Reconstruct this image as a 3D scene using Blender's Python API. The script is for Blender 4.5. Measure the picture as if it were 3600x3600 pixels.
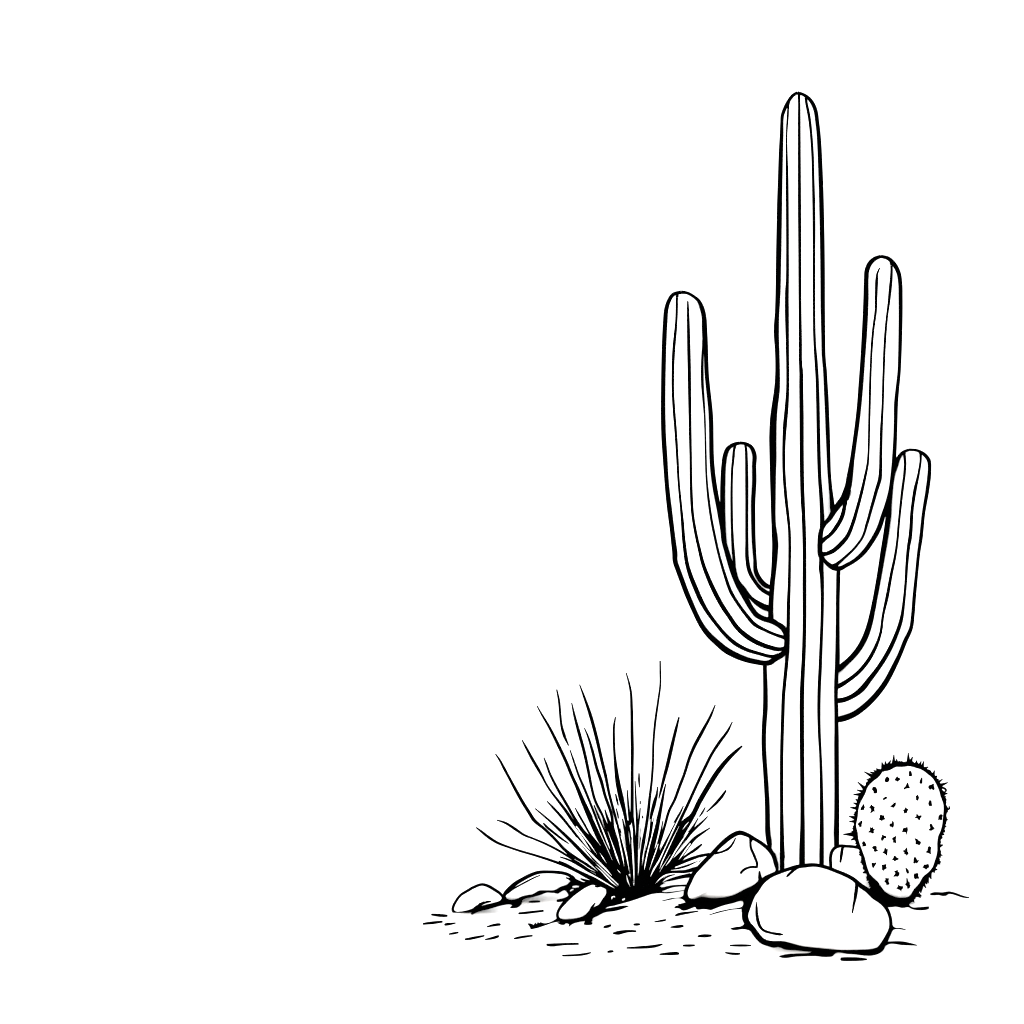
import bpy, bmesh, math, random
from mathutils import Vector
from mathutils.bvhtree import BVHTree

for o in list(bpy.data.objects):
    bpy.data.objects.remove(o, do_unlink=True)
S = bpy.context.scene
COL = S.collection
random.seed(7)

# ------------------------------------------------------------------ camera
H = 3.0            # eye height (m)
F = 7644.0         # focal length in photograph pixels (photograph 3600 x 3600)
UC, VH = 1800.0, 1472.0    # principal point; VH is the horizon row
DC = 14.0          # distance of the tall cactus (world y = 0)
cam = bpy.data.cameras.new('camera')
cam.sensor_width = 36.0
cam.lens = F / 100.0
cam.shift_y = (VH - 1800.0) / 3600.0
cam.clip_start = 0.1
cam.clip_end = 20000
co = bpy.data.objects.new('camera', cam)
co.location = (0, -DC, H)
co.rotation_euler = (math.radians(90), 0, 0)
COL.objects.link(co)
S.camera = co
S.render.resolution_x = S.render.resolution_y = 1024
CAM = Vector((0, -DC, H))

# ------------------------------------------------------------------ light (bright even overcast)
EL = math.radians(16)
w = bpy.data.worlds.new('World')
S.world = w
w.use_nodes = True
nt = w.node_tree
bg = nt.nodes['Background']
sky = nt.nodes.new('ShaderNodeTexSky')
sky.sky_type = 'NISHITA'
sky.sun_disc = False
sky.sun_elevation = EL
sky.dust_density = 3.0
# closed, even white cloud cover: only a trace of the blue sky comes through
cloud = nt.nodes.new('ShaderNodeMix')
cloud.data_type = 'RGBA'
cloud.inputs[0].default_value = 0.97
nt.links.new(sky.outputs[0], cloud.inputs[6])
cloud.inputs[7].default_value = (5.5, 5.55, 5.6, 1)
nt.links.new(cloud.outputs[2], bg.inputs[0])
bg.inputs[1].default_value = 0.15
sl = bpy.data.lights.new('sun', 'SUN')
sl.energy = 2.5
sl.angle = math.radians(40)
sl.color = (1, 0.97, 0.93)
so = bpy.data.objects.new('sun', sl)
# light comes from behind the viewer, a little to the left
sd = Vector((-math.sin(math.radians(25)) * math.cos(EL), -math.cos(math.radians(25)) * math.cos(EL), math.sin(EL)))
so.rotation_euler = sd.to_track_quat('Z', 'Y').to_euler()
so.location = (0, -10, 12)
COL.objects.link(so)
sky.sun_rotation = math.atan2(sd.x, sd.y)
S.view_settings.view_transform = 'Standard'
S.view_settings.look = 'None'
S.view_settings.gamma = 1
S.cycles.filter_width = 1.2
S.view_settings.exposure = 1.15

# ------------------------------------------------------------------ materials
def material(name, c1, c2, scale, bump=0.0):
    m = bpy.data.materials.new(name)
    m.use_nodes = True
    t = m.node_tree
    b = t.nodes['Principled BSDF']
    n = t.nodes.new('ShaderNodeTexNoise')
    n.inputs['Scale'].default_value = scale
    n.inputs['Detail'].default_value = 6
    r = t.nodes.new('ShaderNodeValToRGB')
    r.color_ramp.elements[0].color = (*c1, 1)
    r.color_ramp.elements[1].color = (*c2, 1)
    tc = t.nodes.new('ShaderNodeTexCoord')
    t.links.new(tc.outputs['Object'], n.inputs['Vector'])
    t.links.new(n.outputs['Fac'], r.inputs['Fac'])
    t.links.new(r.outputs['Color'], b.inputs['Base Color'])
    b.inputs['Roughness'].default_value = 1.0
    b.inputs['Specular IOR Level'].default_value = 0.0
    if bump:
        bp = t.nodes.new('ShaderNodeBump')
        bp.inputs['Strength'].default_value = bump
        bp.inputs['Distance'].default_value = 0.004
        t.links.new(n.outputs['Fac'], bp.inputs['Height'])
        t.links.new(bp.outputs['Normal'], b.inputs['Normal'])
    return m

WHITE = material('white_skin', (.83, .83, .83), (.86, .86, .86), 30)
STONE = material('white_stone', (.83, .83, .83), (.86, .86, .86), 14)
SAND = material('white_sand', (.83, .83, .83), (.86, .86, .86), 4)
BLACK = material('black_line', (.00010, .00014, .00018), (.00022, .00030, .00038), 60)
SHADOW = material('inked_shadow', (.00010, .00014, .00018), (.00022, .00030, .00038), 40)  # black for the shade painted on the ground

# ------------------------------------------------------------------ measuring helpers
REG = {'A': (2600, 300, 800), 'B': (2200, 900, 800), 'C': (2600, 1100, 800), 'D': (2200, 1700, 800),
       'E': (2600, 1850, 800), 'F': (2900, 2600, 600), 'G': (2400, 2850, 600), 'H': (2800, 2850, 600),
       'I': (1550, 2900, 600), 'J': (1450, 2850, 600), 'K': (1950, 2900, 600), 'L': (1600, 2300, 600),
       'M': (2100, 2300, 600), 'N': (1650, 2700, 600), 'O': (2050, 2700, 600)}

INK = 4.0     # every line is a touch wider than its inked edge so that it keeps its weight against the bright ground

def P(s):
    """Measured line -> [(u, v, w)] in photograph pixels."""
    out, hor = [], []
    x0 = y0 = 0
    k = 1
    for t in s.split():
        if t in REG:
            x0, y0, n = REG[t]
            k = n / 1932.0
        elif ':' in t:
            y, r = t.split(':')
            a, b = r.split('-')
            a, b = float(a), float(b)
            out.append((x0 + k * (a + b) / 2, y0 + k * float(y), k * (b - a)))
            hor.append(True)
        else:
            q = [float(c) for c in t.split(',')]
            out.append((x0 + k * q[0], y0 + k * q[1], k * (q[2] if len(q) > 2 else 0)))
            hor.append(False)
    res = []
    for i, p in enumerate(out):
        wd = p[2]
        if hor[i]:
            a, b = out[max(0, i - 1)], out[min(len(out) - 1, i + 1)]
            dx, dy = b[0] - a[0], b[1] - a[1]
            wd *= abs(dy) / max(1e-6, math.hypot(dx, dy))
        res.append((p[0], p[1], wd + INK if wd > 0 else 0))
    return res

def smooth(pts, step=9.0, closed=False):
    n = len(pts)
    if n < 3:
        closed = False
    def g(i):
        return pts[i % n] if closed else pts[min(max(i, 0), n - 1)]
    def dist(a, b):
        return max(1e-6, math.hypot(a[0] - b[0], a[1] - b[1]))
    def tan(i):
        a, b, c = g(i - 1), g(i), g(i + 1)
        d1, d2 = dist(a, b), dist(b, c)
        if not closed and i == 0:
            return [(c[k] - b[k]) / d2 for k in range(3)]
        if not closed and i == n - 1:
            return [(b[k] - a[k]) / d1 for k in range(3)]
        cs = ((b[0]-a[0])*(c[0]-b[0]) + (b[1]-a[1])*(c[1]-b[1])) / (d1*d2)
        soft = 1.0 if cs > 0.45 else max(0.0, (cs + 0.2) / 0.65)
        return [soft * ((b[k] - a[k]) / d1 * d2 + (c[k] - b[k]) / d2 * d1) / (d1 + d2) for k in range(3)]
    out = []
    for i in range(n if closed else n - 1):
        a, b = g(i), g(i + 1)
        d = dist(a, b)
        ta, tb = tan(i), tan(i + 1 if not closed else (i + 1) % n)
        m = max(1, int(math.ceil(d / step)))
        for j in range(m):
            t = j / m
            h00, h10 = 2*t**3 - 3*t**2 + 1, t**3 - 2*t**2 + t
            h01, h11 = -2*t**3 + 3*t**2, t**3 - t**2
            q = [h00*a[k] + h10*d*ta[k] + h01*b[k] + h11*d*tb[k] for k in range(3)]
            q[2] = max(0.0, a[2] + (b[2] - a[2]) * t)
            out.append(tuple(q))
    if not closed:
        out.append(tuple(pts[-1]))
    return out

def inset(q, side, closed=False, keep=1.2):
    """Move a silhouette inwards by half the width of the rib that runs along it."""
    n = len(q)
    out = []
    for i, p in enumerate(q):
        a = q[(i-2) % n] if closed else q[max(0, i-2)]
        b = q[(i+2) % n] if closed else q[min(n-1, i+2)]
        dx, dy = b[0]-a[0], b[1]-a[1]
        l = max(1e-6, math.hypot(dx, dy))
        h = max(0.0, p[2]/2 - keep) * side
        out.append((p[0] - dy/l*h, p[1] + dx/l*h, p[2]))
    return out

def at(u, v, d):
    return Vector(((u - UC) / F * d, d - DC, H - (v - VH) / F * d))

def ground_d(v):
    return F * H / (v - VH)

def on_ground(u, v, z=0.0):
    d = F * (H - z) / (v - VH)
    return at(u, v, d)

# ------------------------------------------------------------------ mesh helpers
class MB:
    def __init__(self):
        self.v, self.f, self.m = [], [], []
    def add(self, verts, faces, mat=0):
        o = len(self.v)
        self.v += [tuple(p) for p in verts]
        for f in faces:
            self.f.append([i + o for i in f])
            self.m.append(mat)
    def tube(self, pts, rad, mat=1, sides=8, closed=False, mats=None):
        n = len(pts)
        if n < 2:
            return
        V, Fc, Mt = [], [], []
        prev = None
        for i in range(n):
            a = pts[(i - 1) % n] if closed else pts[max(0, i - 1)]
            b = pts[(i + 1) % n] if closed else pts[min(n - 1, i + 1)]
            t = b - a
            if t.length < 1e-9:
                t = Vector((0, 0, 1))
            t.normalize()
            # frame built from the depth axis keeps the tube from twisting
            s = t.cross(Vector((0, 1, 0)))
            if s.length < 1e-4:
                s = t.cross(Vector((1, 0, 0)))
            s.normalize()
            if prev is not None and s.dot(prev) < 0:
                s = -s
            prev = s
            q = t.cross(s)
            for k in range(sides):
                an = 2 * math.pi * k / sides
                V.append(pts[i] + (s * math.cos(an) + q * math.sin(an)) * max(rad[i], 1e-5))
        for i in range(n if closed else n - 1):
            j = (i + 1) % n
            for k in range(sides):
                l = (k + 1) % sides
                Fc.append((i*sides + k, i*sides + l, j*sides + l, j*sides + k))
                Mt.append(mats[i] if mats else mat)
        if not closed:
            Fc.append(tuple(range(sides))[::-1]); Mt.append(mats[0] if mats else mat)
            Fc.append(tuple((n-1)*sides + k for k in range(sides))); Mt.append(mats[-1] if mats else mat)
        o = len(self.v)
        self.v += [tuple(p) for p in V]
        for f, m in zip(Fc, Mt):
            self.f.append([i + o for i in f]); self.m.append(m)
    def build(self, name, mats, parent=None, origin=None, smooth_shade=True):
        me = bpy.data.meshes.new(name)
        org = Vector(origin) if origin is not None else Vector((0, 0, 0))
        me.from_pydata([tuple(Vector(p) - org) for p in self.v], [], self.f)
        for m in mats:
            me.materials.append(m)
        for p, m in zip(me.polygons, self.m):
            p.material_index = m
            p.use_smooth = smooth_shade
        bm = bmesh.new(); bm.from_mesh(me)
        bmesh.ops.recalc_face_normals(bm, faces=bm.faces)
        bm.to_mesh(me); bm.free()
        me.update()
        ob = bpy.data.objects.new(name, me)
        COL.objects.link(ob)
        if parent is not None:
            ob.parent = parent
            ob.location = org - parent.location
        else:
            ob.location = org
        return ob

def tag(o, label=None, cat=None, group=None, kind=None):
    if label: o['label'] = label
    if cat: o['category'] = cat
    if group: o['group'] = group
    if kind: o['kind'] = kind
    return o

def empty(name, loc):
    e = bpy.data.objects.new(name, None)
    e.location = loc
    e.empty_display_size = 0.2
    COL.objects.link(e)
    return e

def hit_line(bvh, stroke, dflt, lift=0.0, step=9.0):
    """Lay a measured line on a surface: points where the sight line meets it, with radii."""
    pts, rad = [], []
    last = dflt
    for u, v, wd in smooth(stroke, step):
        dr = at(u, v, 1.0) - CAM
        loc, nor, idx, dist = bvh.ray_cast(CAM, dr.normalized())
        if loc is not None and abs((loc.y + DC) - dflt) < 1.2:
            last = loc.y + DC
        d = last
        pts.append(at(u, v, d)); rad.append(max(0.6, wd + 1.0) / 2 / F * d)
    return pts, rad

def pillow(mb, outline, d, bulge, back=None, mat=0, n=96, rings=9, bumps=0.0):
    """Rounded solid with the measured silhouette, real depth on both sides."""
    sm = smooth(outline, 6.0, True)
    turn = sum(sm[i][0]*sm[(i+1) % len(sm)][1] - sm[(i+1) % len(sm)][0]*sm[i][1] for i in range(len(sm)))
    sm = inset(sm, 1 if turn > 0 else -1, True)
    L = [0.0]
    for i in range(len(sm)):
        a, b = sm[i], sm[(i + 1) % len(sm)]
        L.append(L[-1] + math.hypot(a[0]-b[0], a[1]-b[1]))
    pts = []
    j = 0
    for i in range(n):
        t = L[-1] * i / n
        while L[j + 1] < t: j += 1
        a, b = sm[j], sm[(j + 1) % len(sm)]
        k = (t - L[j]) / max(1e-6, L[j+1] - L[j])
        pts.append(at(a[0] + (b[0]-a[0])*k, a[1] + (b[1]-a[1])*k, d))
    # area centroid
    ar = cx = cz = 0.0
    for i in range(n):
        p, q = pts[i], pts[(i + 1) % n]
        c = p.x*q.z - q.x*p.z
        ar += c; cx += (p.x + q.x)*c; cz += (p.z + q.z)*c
    cen = Vector((cx/(3*ar), pts[0].y, cz/(3*ar)))
    nv = (CAM - cen).normalized()
    nv.z *= 0.75          # the stones bulge forward more than up
    nv.normalize()
    back = bulge if back is None else back
    V = [cen + nv*bulge]
    rows = []
    for r in range(-rings + 1, rings):
        ph = math.pi/2 * r / rings
        s, h = math.cos(ph)**0.55, math.sin(ph)
        off = -h * (bulge if r < 0 else back)
        row = []
        for i, p in enumerate(pts):
            wob = 1.0
            if bumps and r != 0:
                wob = 1 + bumps*math.sin(i*0.9 + r*1.3)*math.sin(i*0.35)*abs(h)*s
            row.append(len(V))
            V.append(cen + (p - cen)*s + nv*off*wob)
        rows.append(row)
    V.append(cen - nv*back)
    Fc = []
    for i in range(n):
        j = (i + 1) % n
        Fc.append((0, rows[0][i], rows[0][j]))
        Fc.append((len(V)-1, rows[-1][j], rows[-1][i]))
        for a, b in zip(rows[:-1], rows[1:]):
            Fc.append((a[i], b[i], b[j], a[j]))
    mb.add(V, Fc, mat)
    return BVHTree.FromPolygons([tuple(p) for p in V], [tuple(f) for f in Fc]), cen

def ring(mb, outline, d, mat=1, rough=0.0):
    sm = [(p[0], p[1], p[2]*(1 + .25*rough)*(1 + rough*random.uniform(-.75, 1))) for p in smooth(outline, 5.0 if rough else 8.0, True)]
    mb.tube([at(p[0], p[1], d) for p in sm], [max(.5, p[2])/2/F*d for p in sm], mat, 8, True)

# ------------------------------------------------------------------ the setting
gm = MB()
R = 6000.0
gm.add([(-R, -R, 0), (R, -R, 0), (R, R, 0), (-R, R, 0)], [(0, 1, 2, 3)])
tag(gm.build('ground', [SAND], smooth_shade=False), kind='structure')

def slab(poly, z, mat_slot=0, mb=None, curved=True, base=0.0008):
    """Low flat solid lying on the ground with the measured outline."""
    mb = mb or MB()
    q = smooth(poly, 7.0, True) if curved else poly
    top = [on_ground(p[0], p[1], z) for p in q]
    bm = bmesh.new()
    tv = [bm.verts.new(p) for p in top]
    f = bm.faces.new(tv)
    f.normal_update()
    r = bmesh.ops.triangulate(bm, faces=[f])
    bm.verts.index_update()
    n = len(tv)
    V = list(top) + [Vector((p.x, p.y, base)) for p in top]
    Fc = [tuple(v.index for v in fc.verts) for fc in bm.faces]
    bm.free()
    for i in range(n):
        j = (i + 1) % n
        Fc.append((i, j, n + j, n + i))
    mb.add(V, Fc, mat_slot)
    return mb

def spindle(stroke):
    """Outline of a tapering mark."""
    q = smooth(stroke, 7.0)
    Lf, Rt = [], []
    for i, p in enumerate(q):
        a, b = q[max(0, i-1)], q[min(len(q)-1, i+1)]
        dx, dy = b[0]-a[0], b[1]-a[1]
        l = max(1e-6, math.hypot(dx, dy))
        h = max(.8, p[2]) / 2
        Lf.append((p[0] - dy/l*h, p[1] + dx/l*h, 0)); Rt.append((p[0] + dy/l*h, p[1] - dx/l*h, 0))
    a, b = q[0], q[1]
    dx, dy = a[0]-b[0], a[1]-b[1]; l = max(1e-6, math.hypot(dx, dy))
    s = (a[0] + dx/l*a[2]*.4, a[1] + dy/l*a[2]*.4, 0)
    a, b = q[-1], q[-2]
    dx, dy = a[0]-b[0], a[1]-b[1]; l = max(1e-6, math.hypot(dx, dy))
    e = (a[0] + dx/l*a[2]*.4, a[1] + dy/l*a[2]*.4, 0)
    return Lf[:] + [e] + Rt[::-1] + [s]

SHADOWS = [  # outlines of the inked shade beneath the rocks and plants
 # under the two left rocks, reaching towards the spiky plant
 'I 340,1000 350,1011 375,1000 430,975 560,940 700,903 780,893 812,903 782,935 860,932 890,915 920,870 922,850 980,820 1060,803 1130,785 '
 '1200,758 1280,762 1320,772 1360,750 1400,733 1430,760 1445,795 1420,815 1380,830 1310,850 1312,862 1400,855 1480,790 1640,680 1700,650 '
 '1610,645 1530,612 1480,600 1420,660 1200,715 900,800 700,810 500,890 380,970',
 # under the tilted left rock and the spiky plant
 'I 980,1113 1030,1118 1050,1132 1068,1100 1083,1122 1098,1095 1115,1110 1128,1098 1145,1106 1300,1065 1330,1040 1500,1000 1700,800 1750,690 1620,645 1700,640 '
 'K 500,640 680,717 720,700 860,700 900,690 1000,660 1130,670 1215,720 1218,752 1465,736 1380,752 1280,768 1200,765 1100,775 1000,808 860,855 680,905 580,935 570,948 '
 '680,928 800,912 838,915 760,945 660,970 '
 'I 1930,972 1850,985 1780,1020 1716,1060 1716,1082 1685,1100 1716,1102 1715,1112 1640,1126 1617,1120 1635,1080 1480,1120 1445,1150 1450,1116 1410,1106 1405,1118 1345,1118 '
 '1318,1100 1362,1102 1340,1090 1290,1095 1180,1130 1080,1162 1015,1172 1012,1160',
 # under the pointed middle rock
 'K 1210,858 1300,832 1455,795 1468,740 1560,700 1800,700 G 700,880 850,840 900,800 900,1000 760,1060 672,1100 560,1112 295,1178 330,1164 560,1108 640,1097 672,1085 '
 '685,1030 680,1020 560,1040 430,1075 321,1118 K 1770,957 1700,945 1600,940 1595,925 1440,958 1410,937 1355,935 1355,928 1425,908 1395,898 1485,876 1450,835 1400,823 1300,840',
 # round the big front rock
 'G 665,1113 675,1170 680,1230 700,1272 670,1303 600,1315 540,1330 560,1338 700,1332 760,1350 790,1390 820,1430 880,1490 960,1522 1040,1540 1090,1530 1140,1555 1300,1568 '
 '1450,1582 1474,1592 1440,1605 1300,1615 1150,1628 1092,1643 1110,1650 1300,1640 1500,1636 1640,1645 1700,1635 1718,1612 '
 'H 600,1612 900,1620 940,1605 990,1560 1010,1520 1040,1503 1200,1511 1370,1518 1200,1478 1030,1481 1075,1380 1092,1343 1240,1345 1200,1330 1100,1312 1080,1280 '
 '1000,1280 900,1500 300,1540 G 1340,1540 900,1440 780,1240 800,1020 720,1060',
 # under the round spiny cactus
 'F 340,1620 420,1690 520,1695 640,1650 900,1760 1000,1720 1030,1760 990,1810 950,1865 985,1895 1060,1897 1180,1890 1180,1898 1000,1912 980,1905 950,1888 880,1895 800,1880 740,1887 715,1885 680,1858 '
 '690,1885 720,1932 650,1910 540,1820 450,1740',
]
for i, s in enumerate(SHADOWS):
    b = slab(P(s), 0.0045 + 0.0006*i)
    tag(b.build('ground_shadow', [SHADOW], smooth_shade=False), kind='structure')  # shadow painted as a thin black slab

# ------------------------------------------------------------------ tall branching cactus
sag_loc = on_ground(2812, 3110)
sag = tag(empty('saguaro_cactus', sag_loc),
          'tall white saguaro cactus with four raised arms, standing behind the big front rock', 'cactus')

def limb(name, left, right, yj, yt, inks, surf, y_split=0.5, label=None, n=150, sides=40, fl=0.03):
    """One fluted limb: measured left and right silhouettes from foot to tip, plus its dark grooves."""
    def res(poly, side):
        sm = inset(smooth(poly, 6.0), side)
        L = [0.0]
        for a, b in zip(sm[:-1], sm[1:]):
            L.append(L[-1] + math.hypot(a[0]-b[0], a[1]-b[1]))
        out, j = [], 0
        for i in range(n):
            # stations crowd together towards both ends so the domes stay round
            t = i/(n-1)
            t = L[-1]*(t*0.55 + 0.45*(0.5 - 0.5*math.cos(math.pi*t)))
            while j < len(L)-2 and L[j+1] < t: j += 1
            a, b = sm[j], sm[j+1]
            k = min(1, (t - L[j])/max(1e-6, L[j+1]-L[j]))
            out.append((a[0]+(b[0]-a[0])*k, a[1]+(b[1]-a[1])*k))
        return out
    lf, rt = res(left, 1), res(right, -1)
    tip = ((lf[-1][0]+rt[-1][0])/2, (lf[-1][1]+rt[-1][1])/2)
    lf[-1] = rt[-1] = tip
    mb = MB()
    V, Fc, look = [], [], []
    for i in range(n):
        t = i/(n-1)
        s = min(1, t/y_split); s = s*s*(3-2*s)
        d = DC + yj + (yt-yj)*s
        a, b = at(*lf[i], d), at(*rt[i], d)
        look.append((lf[i], d)); look.append((rt[i], d))
        c, h = (a+b)/2, (b-a)/2
        r = h.length
        for k in range(sides):
            an = 2*math.pi*k/sides
            g = 1 - fl*(1-math.cos(10*an))/2
            V.append(c + h*math.cos(an)*g + Vector((0, -1, 0))*r*math.sin(an)*g)
    for i in range(n-1):
        for k in range(sides):
            l = (k+1) % sides
            Fc.append((i*sides+k, i*sides+l, (i+1)*sides+l, (i+1)*sides+k))
    Fc.append(tuple(range(sides))[::-1]); Fc.append(tuple((n-1)*sides+k for k in range(sides)))
    mb.add(V, Fc, 0)
    bvh = BVHTree.FromPolygons([tuple(p) for p in V], Fc)
    def dep(u, v):
        return min(look, key=lambda q: (q[0][0]-u)**2 + (q[0][1]-v)**2)[1]
    for s in inks:                         # ribs along the sides
        q = smooth(P(s), 9.0)
        pd = [dep(p[0], p[1]) for p in q]
        mb.tube([at(p[0], p[1], d) for p, d in zip(q, pd)], [max(.6, p[2])/2/F*d for p, d in zip(q, pd)], 1)
    for s in surf:                         # grooves over the front
        p, r = hit_line(bvh, P(s), DC + (yj+yt)/2)
        mb.tube(p, r, 1)
    ob = mb.build(name, [WHITE, BLACK], sag, sag_loc)
    if label: ob['label'] = label
    return ob

def xy(s):
    return P(s)

TL = ('A 492,64,22 455,85,22 430,115,22 400,165,24 378,215,24 363,260,22 360,310,20 400:346-370 560:337-366 800:329-361 1000:322-358 1200:318-355 1400:314-352 1600:311-348 1750:309-345 '
      'C 0:304-334 130:294-331 190:295-331 300:303-334 400:307-337 500:307-339 620:300-340 700:290-334 780:278-323 900:262-313 1050:255-310 1240:258-310 1400:262-305 1600:268-303 1700:271-302 1800:275-305 '
      'E 70:276-318 160:280-326 210:279-323 300:276-316 400:270-305 480:260-296 560:256-290 650:250-284 740:247-283 800:246-286')
TL2 = ('E 1160:201-226 1280:203-231 1420:204-236 1540:202-236 1700:193-224 1800:190-221 1932:193-224 M 1300:1880-1920 G 0:937-982 130:938-984 230:938-988 300:944-996 360:954-1008 '
       '1005,430,40 1030,490,32 1052,560,28 1068,620,28 1085,680,26')
TR = ('A 492,64,22 540,80,22 590,115,26 625,165,28 648,230,28 657,300,28 400:655-683 500:661-691 700:669-701 900:675-709 1100:680-714 1300:684-718 1600:688-721 '
      'C 0:691-722 200:696-724 400:702-729 430:706-731 480:710-737 600:716-744 700:720-751 850:727-757 1000:732-763 1200:741-768 1350:748-772 1450:756-780 1520:762-788 1590:767-798 1650:768-806 790,1700,30 800,1740,20')
TR2 = ('E 330:835-855 400:823-853 480:822-851 600:820-847 800:819-846 1000:816-847 1120:813-848 1180:811-846 1260:808-836 1600:807-834 1750:807-838 '
       'F 0:108-153 600:110-156 900:107-158 1050:102-158 1150:106-156 1290:108-155')
R1 = ('A 432,100,14 418,180,12 408,300,10 400:398-408 560:396-408 800:397-414 1000:398-416 1400:400-417 1650:398-417 1750:391-417 C 0:390-417 200:395-417 400:400-418 500:401-419 650:400-419 800:388-414 '
      '950:373-402 1100:368-390 1200:367-387 1350:369-389 1480:377-397 1600:388-408 1750:406-424 1850:416-432 E 120:418-435 300:418-434 500:413-432 700:404-428 850:403-425 1060:395-420 1150:390-413 '
      '1300:375-398 1450:362-385 1600:357-380 1800:351-373 G 0:1108-1138 300:1107-1146 500:1107-1155 680:1107-1164')
R2 = ('A 504,80,14 150:501-512 235:500-513 600:500-515 1000:500-518 1400:503-519 C 0:506-521 250:508-525 450:510-528 490:511-534 600:511-536 900:513-540 1100:514-540 1400:518-543 1600:524-549 1700:531-553 '
      '1800:535-557 E 150:539-562 500:539-563 900:539-561 1100:533-556 1300:521-547 1500:514-543 1700:515-543 G 0:1339-1373 200:1337-1376 400:1327-1377 650:1325-1379')
R3 = ('A 560,100,16 566,150,16 580,220,18 592,290,18 400:596-612 600:610-626 800:615-631 1000:618-637 1200:620-639 1400:621-638 C 0:623-638 150:624-640 300:630-647 400:635-657 550:644-667 700:648-673 '
      '1000:653-679 1250:658-685 1400:664-690 1550:674-702 1700:680-712 1800:680-716 E 150:676-712 300:678-708 350:674-708 430:682-711 550:688-712 800:688-708 1000:680-701 1200:671-694 1400:662-685 '
      '1600:661-682 1750:666-684 1932:677-692 G 0:1552-1587 200:1550-1590 400:1547-1591 650:1545-1590')
tl = xy(TL + ' ' + TL2.replace('1005,430,40', '1000,430').replace('1085,680,26', '1080,700 1080,860'))[::-1]
tr = xy(TR + ' ' + TR2 + ' F 132,1600')[::-1]
limb('trunk', tl, tr, 0, 0, [TL, TL2, TR, TR2], [R1, R2, R3])

# long arm on the left
AO = ('D 1362,1350,40 1350,1425,44 1310,1462,42 1262,1490,42 1225,1518,42 1185,1525,36 1120,1516,38 1030,1496,40 940,1462,46 850,1413,48 770,1347,44 690,1268,40 640,1197,36 590,1098,34 550,1008,36 515,925,36 480,830,36 445,735,36 418,650,36 '
      '600:398-437 500:388-424 400:378-411 200:352-387 B 1932:333-364 1850:327-358 1700:316-350 1550:306-340 1400:302-335 1100:303-334 900:306-338 700:312-344 550:320-352 345,450,30 365,385,28 400,330,26 470,308,26')
AI = ('D 1362,1350,40 1360,1280,40 1335,1228,44 1290,1195,36 1240,1167,42 1170,1148,36 1110,1115,38 1070,1065,36 1015,970,42 955,860,42 910,750,42 878,650,40 852,560,36 830,480,34 400:805-840 300:788-820 200:770-803 100:750-785 '
      'B 1932:733-768 1800:718-752 1700:712-745 1550:710-742 1400:707-740 1300:702-733 1200:692-722 1100:681-711 1000:672-702 900:667-698 800:664-695 700:652-692 600:648-687 664,520,34 645,440,34 615,378,24 580,348,20 520,315,20 470,308,26')
limb('arm', xy(AO), xy(AI), -0.30, -0.12, [AO, AI], [
    'B 437,325,16 434,380,13 430:427-441 550:424-437 650:414-431 750:403-422 900:395-412 1000:393-409 1150:394-409 1300:402-418 1500:418-434 1700:431-446 D 0:445-458 200:463-478 350:474-495 450:480-503 550:490-516 '
    '522,680,28 552,780,34 592,880,36 640,990,36 690,1080,30 770,1190,26 850,1285,28 930,1355,32 1020,1405,28 1130,1440,24 1230,1465,24 1310,1462,28',
    'B 526,385,4 450:523-533 600:524-539 800:526-545 1000:530-549 1300:536-552 1500:540-554 1700:545-557 D 0:547-561 150:552-567 250:559-574 590,400,16 625,560,18 655,680,22 700,800,26 760,930,30 820,1040,30 880,1130,28 '
    '950,1228,30 1030,1298,34 1120,1352,32 1220,1390,30 1300,1405,28 1352,1395,26',
    'B 650,712,6 740:642-660 850:636-656 1000:636-656 1100:639-658 1200:648-664 1350:662-672 1500:668-677 1700:671-682 1850:677-687 D 0:682-693 150:695-710 300:716-732 450:745-762 790,610,16 840,780,20 890,920,24 950,1020,22 '
    '1020,1115,24 1090,1195,28 1180,1245,20 1270,1285,20 1355,1312,26'], y_split=0.35, label='longest left arm')

# short arm between the long left arm and the trunk
SO = ('D 1290,1165,16 1200,1150,16 1110,1115,16 1070,1065,16 1015,975,16 955,865,18 910,755,18 878,655,20 852,560,24 300:810-842 180:805-840 B 1932:806-842 1780:815-848 845,1690,34 865,1640,32 910,1604,26 968,1588,22')
SI = ('D 1290,880,20 1225,880,26 1190,866,36 1140,818,36 1105,750,34 640:1083-1108 500:1072-1100 300:1066-1097 130:1066-1098 60:1071-1102 B 1932:1074-1106 1780:1074-1105 1090,1680,32 1065,1624,28 1015,1594,22 968,1588,22')
limb('arm', xy(SO), xy(SI), 0.13, 0.06, [SO, SI], [
    'B 932,1605,20 920,1650,15 1700:908-924 1800:899-912 1932:894-907 D 200:893-907 400:897-912 600:907-926 932,730,18 965,830,20 1000,880,20 1060,964,24 1120,1015,36 1170,1046,42 1240,1066,46',
    'B 1014,1600,14 1020,1650,15 1700:1014-1030 1800:1014-1034 1932:1014-1036 D 300:1014-1035 500:1015-1036 640:1018-1042 1045,730,26 1085,820,28 1140,890,30 1200,930,30 1250,950,40'],
    label='short inner left arm')

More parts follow.
